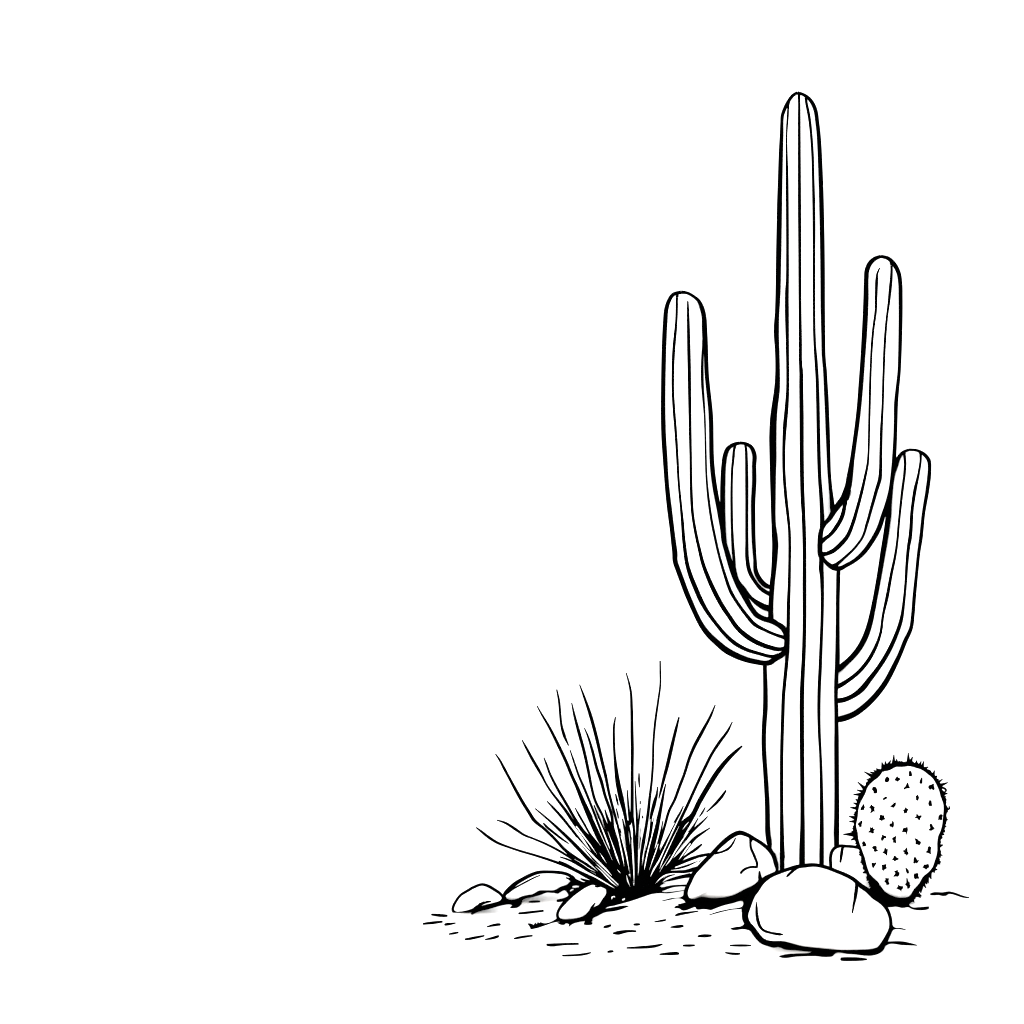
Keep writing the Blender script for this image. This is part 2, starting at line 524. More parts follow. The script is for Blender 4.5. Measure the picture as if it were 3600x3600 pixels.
# upper arm on the right
UL = ('E 682,170,38 688,70,36 C 700,1830,30 725,1790,26 765,1745,34 800,1685,40 840,1630,46 880,1580,52 908,1515,52 1470:897-948 1400:910-958 1250:940-972 1100:962-992 950:982-1013 800:999-1030 600:1014-1048 400:1029-1062 200:1040-1077 0:1050-1088 '
      'A 1800:1055-1092 1640:1060-1092 1082,1570,34 1105,1515,34 1150,1472,30 1200,1453,22')
UR = ('E 682,170,38 690,255,36 725,295,24 760,330,32 800,352,38 845,360,34 905,332,28 970,295,28 1050,225,34 1120,130,36 1185,10,38 C 1215,1730,36 1252,1620,34 1500:1265-1297 1400:1279-1308 1300:1289-1325 1200:1297-1328 '
      '1050:1306-1334 900:1310-1338 770:1312-1342 650:1325-1351 500:1342-1365 400:1346-1370 200:1350-1377 0:1352-1381 A 1800:1351-1381 1680:1348-1378 1348,1590,32 1315,1525,34 1260,1470,28 1200,1453,22')
limb('arm', xy(UL), xy(UR), -0.27, -0.02, [UL, UR], [
    'C 925,1500,36 895,1640,28 867,1740,28 820,1822,28 765,1890,24 E 720,115,34 690,150,30',
    'A 1190,1550,3 1170,1600,10 1660:1156-1175 1800:1153-1168 C 0:1149-1162 100:1135-1147 250:1120-1133 400:1112-1123 600:1104-1116 800:1099-1111 1000:1095-1106 1200:1090-1100 1260:1085-1097 1065,1400,16 1035,1530,20 1000,1660,20 '
    '960,1790,22 905,1910,28 E 860,150,30 800,205,28 740,232,26 695,238,36',
    'A 1282,1480,16 1288,1520,14 1560:1282-1296 1650:1277-1294 1750:1268-1285 1850:1261-1272 C 0:1251-1260 200:1231-1242 500:1218-1228 800:1209-1219 1000:1196-1211 1200:1191-1207 1300:1188-1206 1400:1178-1204 1160,1510,22 1120,1650,20 '
    '1080,1790,18 1035,1915,16 E 1010,140,16 960,200,16 890,265,18 840,308,24 800,338,40'], y_split=0.4, label='taller right arm')

# lower arm on the right
LL = ('E 790,1250,30 850,1205,46 920,1145,38 1000,1058,40 1065,945,42 1105,830,40 720:1112-1148 600:1137-1170 400:1172-1207 200:1202-1241 C 1932:1215-1255 1720:1245-1284 1600:1266-1290 1450:1288-1304 1370:1298-1318 '
      '1332,1290,26 1350,1232,28 1388,1185,22 1440,1162,16')
LR = ('E 790,1640,30 835,1640,44 870,1633,48 960,1600,46 1060,1530,46 1160,1430,44 1240,1322,42 1300,1210,40 1360,1085,34 1400,985,34 860:1440-1470 760:1455-1482 600:1468-1495 400:1490-1513 200:1511-1535 '
      'C 1932:1522-1549 1700:1549-1573 1500:1580-1608 1400:1593-1621 1320:1599-1625 1605,1250,28 1570,1205,26 1510,1170,18 1440,1162,16')
limb('arm', xy(LL), xy(LR), 0.13, 0.18, [LL, LR], [
    'C 1398,1190,16 1260:1399-1413 1350:1396-1410 1500:1377-1391 1700:1356-1368 E 0:1345-1357 120:1335-1347 250:1315-1330 400:1282-1300 600:1243-1265 750:1213-1228 1195,920,16 1150,1040,24 1080,1160,26 1000,1250,26 920,1312,28 840,1360,34 800,1375,36',
    'C 1536,1185,16 1260:1530-1541 1350:1517-1528 1500:1480-1500 1650:1459-1476 1932:1432-1455 E 150:1428-1448 300:1413-1430 500:1401-1415 650:1385-1401 1370,800,24 1325,930,28 1260,1070,30 1180,1200,28 1100,1305,34 1040,1380,40 960,1442,30 '
    '880,1475,32 800,1485,34'], label='lower right arm')

# ------------------------------------------------------------------ rocks
def rock(outline, cracks_highlight, bulge, label, dbase=None, group='rocks around the plants'):
    o = P(outline)
    d = ground_d(max(p[1] for p in o)) if dbase is None else dbase
    mb = MB()
    bvh, cen = pillow(mb, o, d, bulge, bumps=0.05)
    ring(mb, o, d)
    for c in cracks_highlight:
        p, r = hit_line(bvh, P(c), d)
        mb.tube(p, r, 1)
    org = Vector((cen.x, d - DC, 0))
    return tag(mb.build('rock', [STONE, BLACK], None, org), label, 'rock', group)

rock('G 1390,622,38 1280,638,34 1190,665,30 1100,695,34 1000,735,38 940,770,50 880,830,52 840,895,50 795,950,56 762,1020,60 735,1090,65 708,1170,66 710,1220,64 735,1275,60 790,1330,50 840,1400,54 890,1460,54 960,1495,56 1040,1503,56 1130,1512,76 '
     '1230,1532,64 1340,1555,50 1480,1572,46 1640,1588,46 1800,1596,42 H 700,1595,40 850,1590,46 930,1570,55 985,1500,50 1030,1420,46 1062,1340,32 1068,1280,30 1055,1190,28 1015,1100,32 955,1030,42 880,975,52 800,900,46 720,845,46 660,788,36 560,730,34 450,685,32 330,640,32 200,615,32',
     ['G 836,1040,6 840,1100,22 843,1180,28 855,1245,32 885,1315,32 925,1355,26 980,1375,20 1050,1390,22 1100,1394,30 1136,1400,6',
      'G 1330,640,40 1280,665,34 1235,700,30 1195,735,24 1180,752,8',
      'H 665,800,30 676,840,34 675,900,32 664,980,28 648,1060,16 632,1162,4'],
     0.24, 'big rounded white boulder lying in front of the tall cactus trunk')
rock('G 645,250,44 560,285,46 480,345,46 400,420,40 340,485,40 280,545,40 200,628,40 120,722,40 85,800,36 52,870,36 35,945,40 65,1010,40 120,1025,44 200,1005,50 340,1018,50 460,1010,50 580,980,50 720,915,60 850,850,70 900,795,60 960,760,40 1020,722,34 1062,690,20 '
     '1045,600,24 1022,515,26 985,452,34 900,375,32 820,325,30 720,270,38',
     ['G 598,315,6 575,365,16 540,415,22 490,450,20 430,474,16 380,485,24', 'G 768,300,20 765,360,16 770,420,18 800,490,20 825,550,18 842,610,16 838,638,18 800,637,14 740,646,14 690,670,16 665,695,16 653,715,8',  # first stroke draws the edge of a highlight, second is the forked crack
      'G 868,682,8 870,730,22 880,790,40', 'G 800,315,24 775,330,20 768,350,16'],
     0.16, 'pointed white rock with a forked crack between the spiky plant and the tall cactus')
rock('F 78,1500,26 66,1400,28 66,1330,28 80,1270,28 120,1222,28 170,1205,26 240,1208,24 320,1214,24 400,1236,24 440,1330,8 470,1450,8 520,1600,8 530,1720,6 400,1720,6 200,1650,6 100,1560,8',
     ['F 206,1212,20 195,1245,20 188,1300,22 181,1350,16 174,1392,8'],
     0.12, 'small upright white rock squeezed between the tall trunk and the round spiny cactus', dbase=13.75)
rock('I 470,675,22 380,703,24 300,748,24 220,800,22 175,860,22 142,925,24 137,970,26 165,992,28 230,992,26 310,978,30 400,955,44 520,925,54 620,897,46 690,868,44 706,825,28 680,788,24 600,730,26 540,695,26',
     ['I 380,938,34 430,905,34 480,880,26 530,868,16 565,865,6'],
     0.17, 'low white rock at the far left end of the row')
rock('I 1220,533,26 1100,540,30 1000,577,34 920,620,36 850,662,40 790,712,40 740,765,40 715,805,30 735,850,36 820,868,36 900,832,36 960,812,28 1040,797,28 1120,762,44 1200,750,22 1290,750,26 1370,715,40 1440,690,40 1480,650,34 1502,612,40 1460,575,28 1400,550,28 1320,538,28',
     ['I 1120,575,5 1060,602,14 980,643,18 900,685,16 830,725,18 770,768,30', 'I 1415,602,10 1450,614,16 1490,622,30'],
     0.16, 'long flat white rock, middle of the three left rocks, under the lowest leaves')
rock('I 1725,665,22 1640,690,30 1560,740,32 1480,800,34 1400,880,34 1345,950,26 1320,1015,24 1330,1058,28 1380,1083,30 1460,1083,30 1540,1072,34 1610,1055,40 1690,1000,44 1740,955,50 1800,920,44 1850,850,44 1892,770,38 1880,718,30 1830,690,30 1780,680,26',
     ['I 1745,882,4 1718,915,20 1692,955,26 1650,1005,28', 'I 1742,700,12 1760,706,12 1785,702,20'],
     0.15, 'tilted egg-shaped white rock at the left foot of the spiky plant')

# ------------------------------------------------------------------ round spiny cactus
BO = P('F 800,285,44 880,283,46 960,278,40 1040,298,40 1110,325,36 1170,370,34 1230,420,34 1275,490,34 1308,570,28 1335,645,44 1355,720,26 1362,800,32 1355,880,34 1345,960,28 1325,1040,30 1303,1100,40 1288,1180,28 1288,1250,26 1284,1310,36 1262,1380,36 1235,1450,30 '
       '1190,1510,34 1130,1570,50 1090,1640,46 1035,1715,66 985,1790,60 900,1845,110 750,1825,110 640,1760,110 565,1640,90 492,1530,36 455,1430,34 435,1350,38 415,1280,26 385,1200,28 362,1130,30 345,1055,50 340,970,22 355,880,28 365,800,24 382,720,26 412,650,40 440,600,36 470,530,26 '
       '520,465,38 590,400,56 640,350,36 720,318,56')
bd = 13.45
bloc = Vector(((P('F 850,1850')[0][0] - UC)/F*bd, bd - DC, 0))
barrel = tag(empty('round_cactus', bloc), 'squat egg-shaped white cactus covered in small black star spines, right of the tall trunk', 'cactus')
mb = MB()
bbvh, _ = pillow(mb, BO, bd, 0.24, n=120, rings=12)
ring(mb, BO, bd, rough=0.42)
mb.build('body', [WHITE, BLACK], barrel, bloc)
SP = ('660,310,645,258,24 690,295,682,246,16 712,294,746,236,20 777,285,781,170,24 812,272,812,222,26 866,275,866,246,34 905,278,905,252,22 946,272,944,150,26 968,255,993,195,20 1000,285,998,255,34 1025,290,1042,236,20 '
      '1068,300,1090,246,20 1100,318,1119,246,20 1115,330,1173,309,20 1225,405,1241,350,18 1248,432,1268,410,20 1280,485,1332,448,14 1290,525,1393,486,24 1330,615,1390,611,20 1315,645,1292,606,16 1340,655,1370,645,24 '
      '1370,905,1391,908,22 1350,985,1375,982,16 1345,1030,1358,1050,16 1325,1065,1352,1078,22 1305,1080,1274,1131,22 1290,1205,1340,1192,26 1290,1306,1333,1310,14 1290,1315,1313,1334,14 1280,1388,1318,1384,20 '
      '1270,1392,1309,1412,24 1240,1468,1274,1472,18 1225,1480,1242,1508,24 1185,1530,1204,1580,24 1155,1560,1172,1630,24 1130,1580,1156,1640,20 1105,1620,1145,1680,24 1085,1680,1086,1738,26 1040,1740,1096,1774,28 1030,1750,1086,1790,22 '
      '555,425,446,365,24 575,390,511,367,20 590,370,552,350,20 605,355,583,328,30 520,462,472,453,20 462,565,371,480,24 445,595,361,570,20 425,622,323,622,24 385,710,348,672,18 378,735,323,717,20 370,778,287,770,22 '
      '355,845,325,852,24 352,890,274,868,26 345,925,276,929,18 338,1000,312,1008,22 340,1050,302,1040,20 350,1072,208,1073,36 355,1110,294,1138,28 370,1165,346,1178,22 380,1200,354,1195,20 418,1300,386,1302,26 '
      '438,1380,402,1389,26 452,1445,437,1465,18 470,1495,431,1508,24 498,1580,474,1594,26 515,1640,500,1642,18 525,1690,508,1690,20 468,1375,488,1385,30 575,1580,572,1538,40 590,1605,618,1612,26 575,430,567,490,36 715,330,722,366,44 '
      '850,305,846,350,40 1100,345,1020,384,30 660,1690,668,1668,50 905,1800,910,1782,50 800,1790,800,1768,50').split()
k6 = 600/1932.0
for s in SP:
    a = [float(c) for c in s.split(',')]
    ub, vb, ut, vt, wd = 2900+k6*a[0], 2600+k6*a[1], 2900+k6*a[2], 2600+k6*a[3], a[4]*k6
    p, q = at(ub, vb, bd), at(ut, vt, bd - 0.01)
    n = 7
    m = MB()
    m.tube([p + (q-p)*(i/(n-1)) for i in range(n)], [(1.6*wd*(1-i/(n-1))**1.2 + 4.6)/2/F*bd for i in range(n)], 0, 6)
    m.build('spine', [BLACK], barrel, p)
for s in ('F 1300,535,16 1340,548,14 1368,565,14 1370,578,14 1354,600,4', 'F 1370,785,22 1390,790,14 1408,780,12 1406,754,4', 'F 1305,560,14 1330,600,14', 'F 1350,880,12 1330,870,12 1315,855,14 1300,880,22 1290,905,10'):
    q = smooth(P(s), 4)
    m = MB()
    m.tube([at(p[0], p[1], bd) for p in q], [p[2]/2/F*bd for p in q], 0, 6)
    m.build('spine', [BLACK], barrel, at(q[0][0], q[0][1], bd))
# irregular little spine clusters lying on the skin, each with its own measured outline
FLECKS = """952,372 962,366 974,372 982,405 978,413 952,413
708,428 728,450 724,470 708,481 690,482 683,474 690,445
819,424 828,440 848,448 848,456 832,464 825,477 812,466 794,462 804,446
1088,437 1097,448 1097,494 1085,498 1072,490 1076,472
929,490 940,503 945,530 956,540 950,551 922,550 901,566 894,548 918,530
1188,519 1196,523 1216,505 1224,512 1220,530 1230,552 1227,571 1212,560 1204,548 1190,566 1174,545 1176,526
551,542 578,548 592,570 590,596 582,608 556,607 560,592 542,572
702,652 698,668 676,680 658,682 664,666 684,652
1050,626 1059,662 1050,684 1042,689 1034,680 1030,645
1185,688 1198,702 1198,728 1208,742 1200,749 1178,748 1173,722
801,710 796,742 774,770 762,762 737,754 760,740 776,728 772,712 788,720
443,738 450,768 440,795 414,795 424,770
530,741 545,758 565,764 556,785 563,815 548,808 530,826 516,825 530,796 520,776 502,773 520,762
914,766 922,782 938,786 934,800 924,814 924,830 910,826 898,834 896,812 887,800 904,792
1046,845 1058,866 1084,858 1089,868 1074,886 1072,900 1062,914 1052,890 1016,884 1038,872 1036,850
636,854 650,862 666,860 668,882 679,892 672,903 656,904 642,920 636,908 620,908 618,892 626,884 622,862
418,922 425,936 412,962 418,978 402,988 396,970 382,958 400,944
768,921 777,940 776,970 769,997 756,984 736,980 732,964 742,950 756,954 760,928
514,994 528,1002 546,992 546,1012 563,1016 548,1034 556,1054 542,1052 536,1063 526,1046 500,1048 498,1040 518,1024
930,992 934,1020 920,1078 912,1044 890,1042 872,1048 884,1026 882,1010 900,1004 916,998
1188,957 1204,958 1212,984 1232,998 1222,1010 1196,1026 1178,1022 1178,1014 1196,998 1186,976
656,1076 666,1090 686,1090 692,1106 684,1114 668,1112 658,1138 644,1140 638,1122 642,1106 650,1102 646,1086
802,1093 806,1106 796,1128 804,1150 804,1166 772,1160 776,1142 760,1124 780,1106
444,1152 456,1170 468,1190 466,1200 432,1204 440,1184 429,1170
1014,1116 1044,1128 1056,1148 1072,1150 1080,1166 1062,1193 1044,1180 1028,1182 1030,1152
560,1206 580,1208 585,1220 582,1240 598,1246 596,1256 576,1264 558,1256 562,1238 542,1226 546,1212
676,1232 692,1232 698,1246 710,1242 704,1266 704,1300 698,1309 686,1290 668,1280 654,1274 674,1262
922,1222 930,1240 928,1266 941,1282 936,1298 924,1296 919,1312 912,1292 900,1290 904,1276 878,1260 904,1254
1176,1210 1194,1222 1186,1250 1188,1268 1192,1294 1172,1280 1138,1272 1164,1256 1166,1226
796,1315 808,1336 830,1344 830,1354 806,1360 788,1375 780,1360 763,1356 780,1340 780,1324
1020,1325 1034,1350 1040,1368 1059,1364 1042,1384 1036,1396 1020,1386 1012,1399 1003,1392 1006,1350
540,1396 558,1402 576,1392 578,1404 552,1449 541,1420
648,1420 668,1418 693,1412 694,1424 688,1438 697,1450 690,1460 678,1460 668,1480 660,1466 648,1468 654,1446
1122,1418 1140,1420 1164,1411 1170,1440 1152,1446 1138,1463 1130,1450 1106,1442 1124,1432
912,1454 928,1460 940,1480 945,1506 928,1509 920,1490
786,1490 804,1488 822,1476 824,1500 840,1504 836,1530 820,1544 800,1540 778,1545 784,1532 800,1518 798,1504
1012,1520 1032,1518 1042,1512 1048,1526 1042,1540 1056,1556 1050,1568 1034,1562 1018,1573 1010,1556 1010,1536
690,1568 704,1574 720,1572 722,1586 714,1602 728,1622 726,1632 714,1628 710,1641 702,1636 700,1614 680,1598 694,1590
922,1568 932,1572 938,1604 950,1616 950,1632 959,1640 950,1672 932,1677 928,1650 910,1634 926,1624
830,1642 848,1660 880,1662 878,1676 862,1690 864,1711 848,1690 814,1678 830,1668
1316,850 1322,860 1312,880 1316,900 1306,908 1298,898 1284,906 1290,870 1302,852"""
for ln in FLECKS.split('\n'):
    q = [tuple(float(c) for c in t.split(',')) for t in ln.split()]
    cx, cy = sum(p[0] for p in q)/len(q), sum(p[1] for p in q)/len(q)
    top, bot = [], []
    d = bd
    for x, y in q:
        l = math.hypot(x-cx, y-cy)
        x, y = x + (x-cx)/l*5.5, y + (y-cy)/l*5.5
        u, v = 2900+k6*x, 2600+k6*y
        dr = (at(u, v, 1.0) - CAM).normalized()
        loc, nor, i, dd = bbvh.ray_cast(CAM, dr)
        if loc is None:
            loc, nor = at(u, v, bd), Vector((0, -1, 0))
        nor = nor if nor.dot(dr) < 0 else -nor
        top.append(loc + nor*0.006); bot.append(loc - nor*0.012)
    n = len(q)
    bm = bmesh.new()
    f = bm.faces.new([bm.verts.new(p) for p in top])
    f.normal_update()
    bmesh.ops.triangulate(bm, faces=[f])
    bm.verts.index_update()
    Fc = [tuple(v.index for v in fc.verts) for fc in bm.faces] + [(j, n+j, n+(j+1) % n, (j+1) % n) for j in range(n)]
    bm.free()
    m = MB()
    m.add(top + bot, Fc, 0)
    m.build('spine_cluster', [BLACK], barrel, sum(top, Vector())/n, smooth_shade=False)

# ------------------------------------------------------------------ spiky plant
gd = 13.83
gloc = at(2229, P('K 900,760')[0][1], gd); gloc.z = 0
plant = tag(empty('spiky_plant', gloc), 'bushy clump of long thin black sword leaves fanning out between the rocks', 'plant')
CORE = P('O 300,1400 395,1365 400,1310 440,1235 500,1205 540,1250 575,1340 605,1240 650,1215 740,1210 775,1255 835,1230 815,1320 880,1350 890,1400 800,1430 650,1470 450,1520 300,1500')
mb = MB()
pillow(mb, CORE, gd, 0.10, mat=0, n=90)
mb.build('crown', [BLACK], plant, gloc)
BASE = P('O 600,1330')[0]
LEAVES = [
 'N 76,672,5 140,722,24 220,785,30 320,847,26 430,890,20 540,928,20 750,990,22 950,1055,26 1100,1112,30 1250,1182,38 1400,1255,44 1600,1350,50',
 'N 310,589,5 400,618,22 520,692,30 620,758,22 720,798,16 860,857,20 1000,928,22 1150,1020,20 1300,1115,16 1430,1185,18 1540,1250,24 1640,1330,20',
 'N 1025,1007,5 1100,1030,16 1180,1067,16 1260,1115,12 1345,1168,16 1450,1235,36 1600,1325,24',
 'N 1012,1052,4 1090,1090,22 1200,1155,32 1330,1227,40 1500,1305,50 1640,1375,40',
 'L 456,1128,4 500,1190,18 555,1293,28 610,1395,26 680,1525,34 760,1668,36 850,1812,38 N 720,575,40 850,690,30 960,795,30 1080,925,34 1200,1020,44 1330,1105,50 1450,1190,36 1560,1280,24 1680,1370,20',
 'N 742,457,3 800,505,12 900,590,18 1010,690,30 1110,785,36 1220,895,40 1340,1020,44 1440,1120,44 1550,1230,38 1680,1350,30',
 'N 878,375,4 940,440,22 1040,550,28 1130,660,26 1220,775,26 1320,910,38 1420,1020,56 1540,1120,76 1640,1220,70 1740,1320,60',
 'L 757,970,4 800,1050,22 870,1180,32 940,1300,32 985,1380,24 1020,1450,18 1090,1560,20 1160,1650,24 1260,1782,34 N 1180,615,36 1290,745,56 1400,890,90 1500,1030,100 1640,1180,80 1720,1290,50',
 'L 1004,1168,4 1030,1235,18 1075,1358,22 1110,1430,24 1180,1560,28 1270,1712,30 N 1190,565,28 1290,708,24 1370,810,50 1460,930,80 1560,1060,100',
 'N 1198,452,4 1240,530,18 1310,650,20 1390,780,34 1480,900,60 1560,1020,90 1660,1180,80',
 'L 927,585,4 980,680,16 1060,815,26 1160,1012,34 1260,1225,36 1330,1395,36 1372,1485,38 1440,1650,48 1520,1830,60 N 1450,745,64 1540,930,70 1620,1080,90 1720,1240,70',
 'L 1300,1081,3 1340,1200,16 1410,1400,22 1450,1490,26 1520,1660,24 1610,1890,26 N 1520,790,24 1590,960,20 1640,1080,34 1740,1240,50',
 'N 1410,420,5 1450,520,16 1520,690,16 1575,830,18 1600,930,26 1650,1050,60 1740,1220,60',
 'L 1319,548,4 1350,690,24 1400,880,36 1460,1100,34 1510,1330,32 1543,1500,28 1580,1640,26 1680,1855,24 N 1530,600,34 1590,760,70 1640,900,60 1690,1040,50 1760,1200,50',
 'L 1463,835,3 1500,920,16 1550,1080,30 1610,1310,34 1655,1440,38 1690,1575,32 1780,1885,32 N 1620,640,34 1670,840,44 1720,1050,50 1780,1220,40',
 'N 1535,472,8 1555,540,22 1590,640,40 1640,820,70 1690,1010,50',
 'L 1408,341,4 1460,480,22 1530,685,38 1600,940,38 1660,1200,36 1705,1385,34 1740,1560,28 1820,1865,28 N 1670,620,26 1720,840,32 1765,1040,36 1800,1200,36',
 'M 206,708,6 190,800,20 187,950,24 195,1130,24 212,1300,40 232,1450,54 270,1630,60 310,1800,40 330,1920,28 O 505,780,24 525,960,30 545,1150,36 560,1280,30',
 'O 446,573,6 462,650,16 485,770,26 505,930,30 530,1120,40',
 'M 325,208,4 355,310,16 378,420,22 388,600,28 393,900,34 396,1080,36 394,1300,32 394,1600,36 393,1850,38 O 556,560,40 575,690,24 580,820,30 592,1000,30 600,1200,34 600,1300,40',
 'M 339,1541,5 348,1680,16 O 522,530,24 530,640,14 540,560,30',
 'O 543,785,8 548,900,14 552,1020,26 560,1180,30',
 'O 500,600,20 525,700,16 540,820,14 548,980,16',
 'O 588,147,4 597,350,14 607,560,18 612,740,26 606,900,30 602,1100,34 600,1250,34',
 'O 647,457,4 637,550,12 622,650,16 610,800,28',
 'M 711,74,10 713,200,14 714,330,15 690,520,18 655,770,22 635,1000,20 629,1240,22 615,1440,22 590,1650,28 O 740,470,32 715,650,32 680,850,40 655,1020,26 645,1180,30 630,1280,40',
 'M 684,1500,4 665,1620,30 O 820,350,38 785,510,50 760,700,46 725,900,44 700,1060,40 670,1190,40 650,1290,40',
 'M 775,1468,4 755,1550,18 O 905,320,26 870,500,40 830,690,56 785,880,60 745,1060,54 700,1200,50 660,1310,40',
 'O 904,598,3 880,720,12 845,860,16 815,960,30 770,1080,50',
 'M 1335,572,5 1290,682,24 1180,890,38 1090,1060,38 1050,1155,34 980,1370,30 930,1500,32 870,1660,28 O 980,470,28 920,670,26 870,830,30 820,960,56 770,1090,56 720,1210,50 680,1310,40',
 'M 1530,762,3 1480,862,24 1380,1000,34 1300,1122,30 1220,1280,32 1120,1490,30 1020,1710,32 O 1110,570,34 1010,780,30 930,950,30 870,1080,40 780,1230,50 700,1340,40',
 'M 975,1715,3 935,1800,18 O 1080,540,22 1000,690,28 920,860,40 850,1000,60 780,1130,60 700,1280,60',
 'M 1640,1038,12 1580,1090,34 1490,1175,46 1370,1320,54 1260,1490,56 1160,1660,56 1060,1840,52 O 1150,610,58 1050,780,56 960,950,50 890,1090,50 800,1240,60 700,1350,50',
 'O 1280,510,3 1230,590,18 1165,685,40 1090,795,60 1010,920,56 930,1060,34 870,1160,40 790,1270,50',
 'O 1302,568,3 1270,625,10 1220,710,34 1130,820,40 1050,940,34 980,1040,22 930,1110,16 860,1190,40',
 'O 1410,548,3 1350,610,16 1260,692,28 1160,795,40 1080,900,24 1010,1010,22 940,1110,20',
 'O 1438,677,4 1360,728,20 1260,800,36 1190,880,44 1100,990,60 1010,1070,56 900,1180,60 780,1300,60',
 'O 1345,863,12 1290,908,30 1200,972,28 1110,1035,28 1010,1100,60 890,1200,80 760,1320,60',
 'O 1430,975,26 1340,992,32 1240,1022,36 1140,1060,36 1040,1105,36 940,1180,50 820,1290,50',
 'O 1332,1047,3 1260,1076,14 1160,1112,18 1060,1140,16 980,1160,30 880,1220,50',
 'O 1330,1110,14 1240,1150,44 1150,1172,34 1050,1175,30 950,1195,40 850,1260,40 760,1330,50',
 'O 1036,1207,3 980,1222,16 920,1255,22 850,1305,40 760,1350,40',
 'O 1210,1215,50 1150,1225,40 1050,1248,34 960,1275,20 900,1305,14 850,1330,30 760,1370,40',
 'O 1175,1330,16 1100,1332,12 1010,1340,18 900,1370,40 780,1390,50',
 'O 1150,1375,20 1060,1388,28 950,1398,24 860,1400,30 750,1400,40',
 'N 1258,1252,6 1290,1265,20 1360,1285,26 1460,1310,30 1600,1370,40',
]
# leaves whose lower length is pale and only the tip is black
TIPS = [
 'N 838,624,8 870,660,18 960,735,18 1050,805,14 1128,858,3 | N 1300,980,5 O 500,1300,6',
 'L 1150,398,6 1175,520,16 1190,680,16 1203,800,18 1235,920,26 1286,1038,4 | L 1400,1300,5 1560,1640,5 O 300,800,5 560,1300,6',
 'M 207,1583,5 222,1650,16 238,1717,4 | O 430,560,4 560,1300,6',
 'M 214,1748,3 230,1810,11 240,1865,3 | O 430,680,4 565,1300,6',
 'O 424,685,5 432,715,13 438,740,3 | O 470,900,4 570,1300,6',
 'M 472,1349,6 472,1420,15 477,1512,3 | O 630,400,4 600,1300,6',
 'O 645,374,6 646,392,8 645,413,5 | O 640,600,4 602,1300,6',
 'O 674,543,5 674,560,9 674,576,4 | O 650,800,4 604,1300,6',
 'O 668,605,3 655,720,11 645,800,9 632,912,3 | O 625,1050,4 606,1300,6',
 'M 925,712,9 890,850,24 830,1100,32 795,1250,32 750,1420,26 715,1560,16 695,1637,3 | O 780,600,4 630,1300,6',
 'M 1456,1543,10 1410,1610,24 1340,1690,22 1234,1790,3 | O 1100,900,4 700,1300,6',
 'M 1221,1735,3 1190,1790,13 1153,1842,3 | O 1000,960,4 690,1300,6',
]
# white blades standing in for the gaps between leaves in the dark heart
GAPS = [
 'O 629,1190,3 630,1050,18 633,930,16', 'O 575,1318,2 573,1200,11 566,1050,14 556,900,12 549,810,5', 'O 520,1165,3 505,1060,15 480,940,20 455,850,16 430,770,10',
 'O 465,1112,3 450,1020,16 425,900,18 395,760,18 370,640,14', 'O 415,1097,4 382,1010,20 352,920,15 320,830,10 280,720,6', 'O 330,1040,2 290,950,9 240,840,9 180,710,9 110,560,8',
 'O 303,915,8 280,850,14 230,720,13 170,580,10', 'N 1485,878,2 1430,800,14 1380,730,22 1330,640,24', 'N 1442,976,3 1380,885,14 1300,780,18 1210,660,16', 'N 1615,1222,5 1560,1160,20 1480,1080,24 1400,1000,24 1300,890,20 1210,790,14',
 'N 1672,1340,6 1620,1300,16 1560,1240,18 1490,1165,12 1430,1115,6', 'N 1645,1362,5 1600,1335,14 1500,1275,20 1400,1218,19 1300,1162,13 1220,1115,6', 'N 1425,1172,6 1370,1145,10 1280,1085,9 1190,1032,6',
 'N 1480,965,3 1512,1015,15 1553,1077,3', 'N 1675,1150,4 1695,1172,12 1713,1193,4', 'N 1779,1215,4 1792,1275,17 1820,1342,4',
 'O 692,1153,6 705,1080,16 730,960,16 757,850,15 790,730,12 825,600,8', 'O 750,1155,4 785,1050,12 825,940,14 850,860,10', 'O 762,1230,6 800,1150,20 860,1050,20 900,965,16 935,885,10', 'O 867,1140,4 890,1075,14 940,965,13 1010,815,10 1085,660,6',
 'O 870,928,4 892,880,14 950,770,18 1030,620,16', 'O 702,938,4 720,850,12 745,700,13 758,580,10', 'O 936,1106,6 980,1050,15 1040,950,17 1110,840,17 1190,725,12', 'O 868,1176,4 895,1125,9 930,1070,8 985,980,6',
 'O 1083,1038,4 1112,1000,14 1160,930,20 1215,855,16', 'O 1145,1028,5 1180,1008,15 1240,972,20', 'O 1042,1122,8 1100,1107,13 1200,1067,16 1320,1016,12', 'O 995,1158,7 1080,1151,13 1180,1124,15 1270,1080,14 1350,1025,8',
 'O 820,1307,4 870,1255,15 930,1216,18 1000,1198,14 1080,1196,12 1148,1198,4', 'O 912,1276,6 950,1252,15 1010,1227,16 1060,1212,8', 'O 905,1304,3 940,1292,11 995,1284,4', 'O 893,1338,8 940,1328,16 1020,1310,20 1100,1287,26 1150,1272,26', 'O 898,1395,3 960,1378,12 1050,1357,15 1140,1346,9',
]
for i, s in enumerate(GAPS):
    q = smooth(P(s), 7.0)
    n = len(q)
    m = MB()
    dd = [gd - .13 - .02*math.sin(i*2.1) for p in q]
    m.tube([at(p[0], p[1], d) for p, d in zip(q, dd)], [max(.5, p[2] - INK - 1.5)/2/F*d for p, d in zip(q, dd)], 0, 8)
    tag(m.build('leaf', [WHITE], plant, gloc), 'white gap between leaves in the dark heart of the clump')

def lw(w):
    w0 = w - INK
    return max(.9, w0 + INK*max(0.3, 1 - max(0, w0)/16.0))

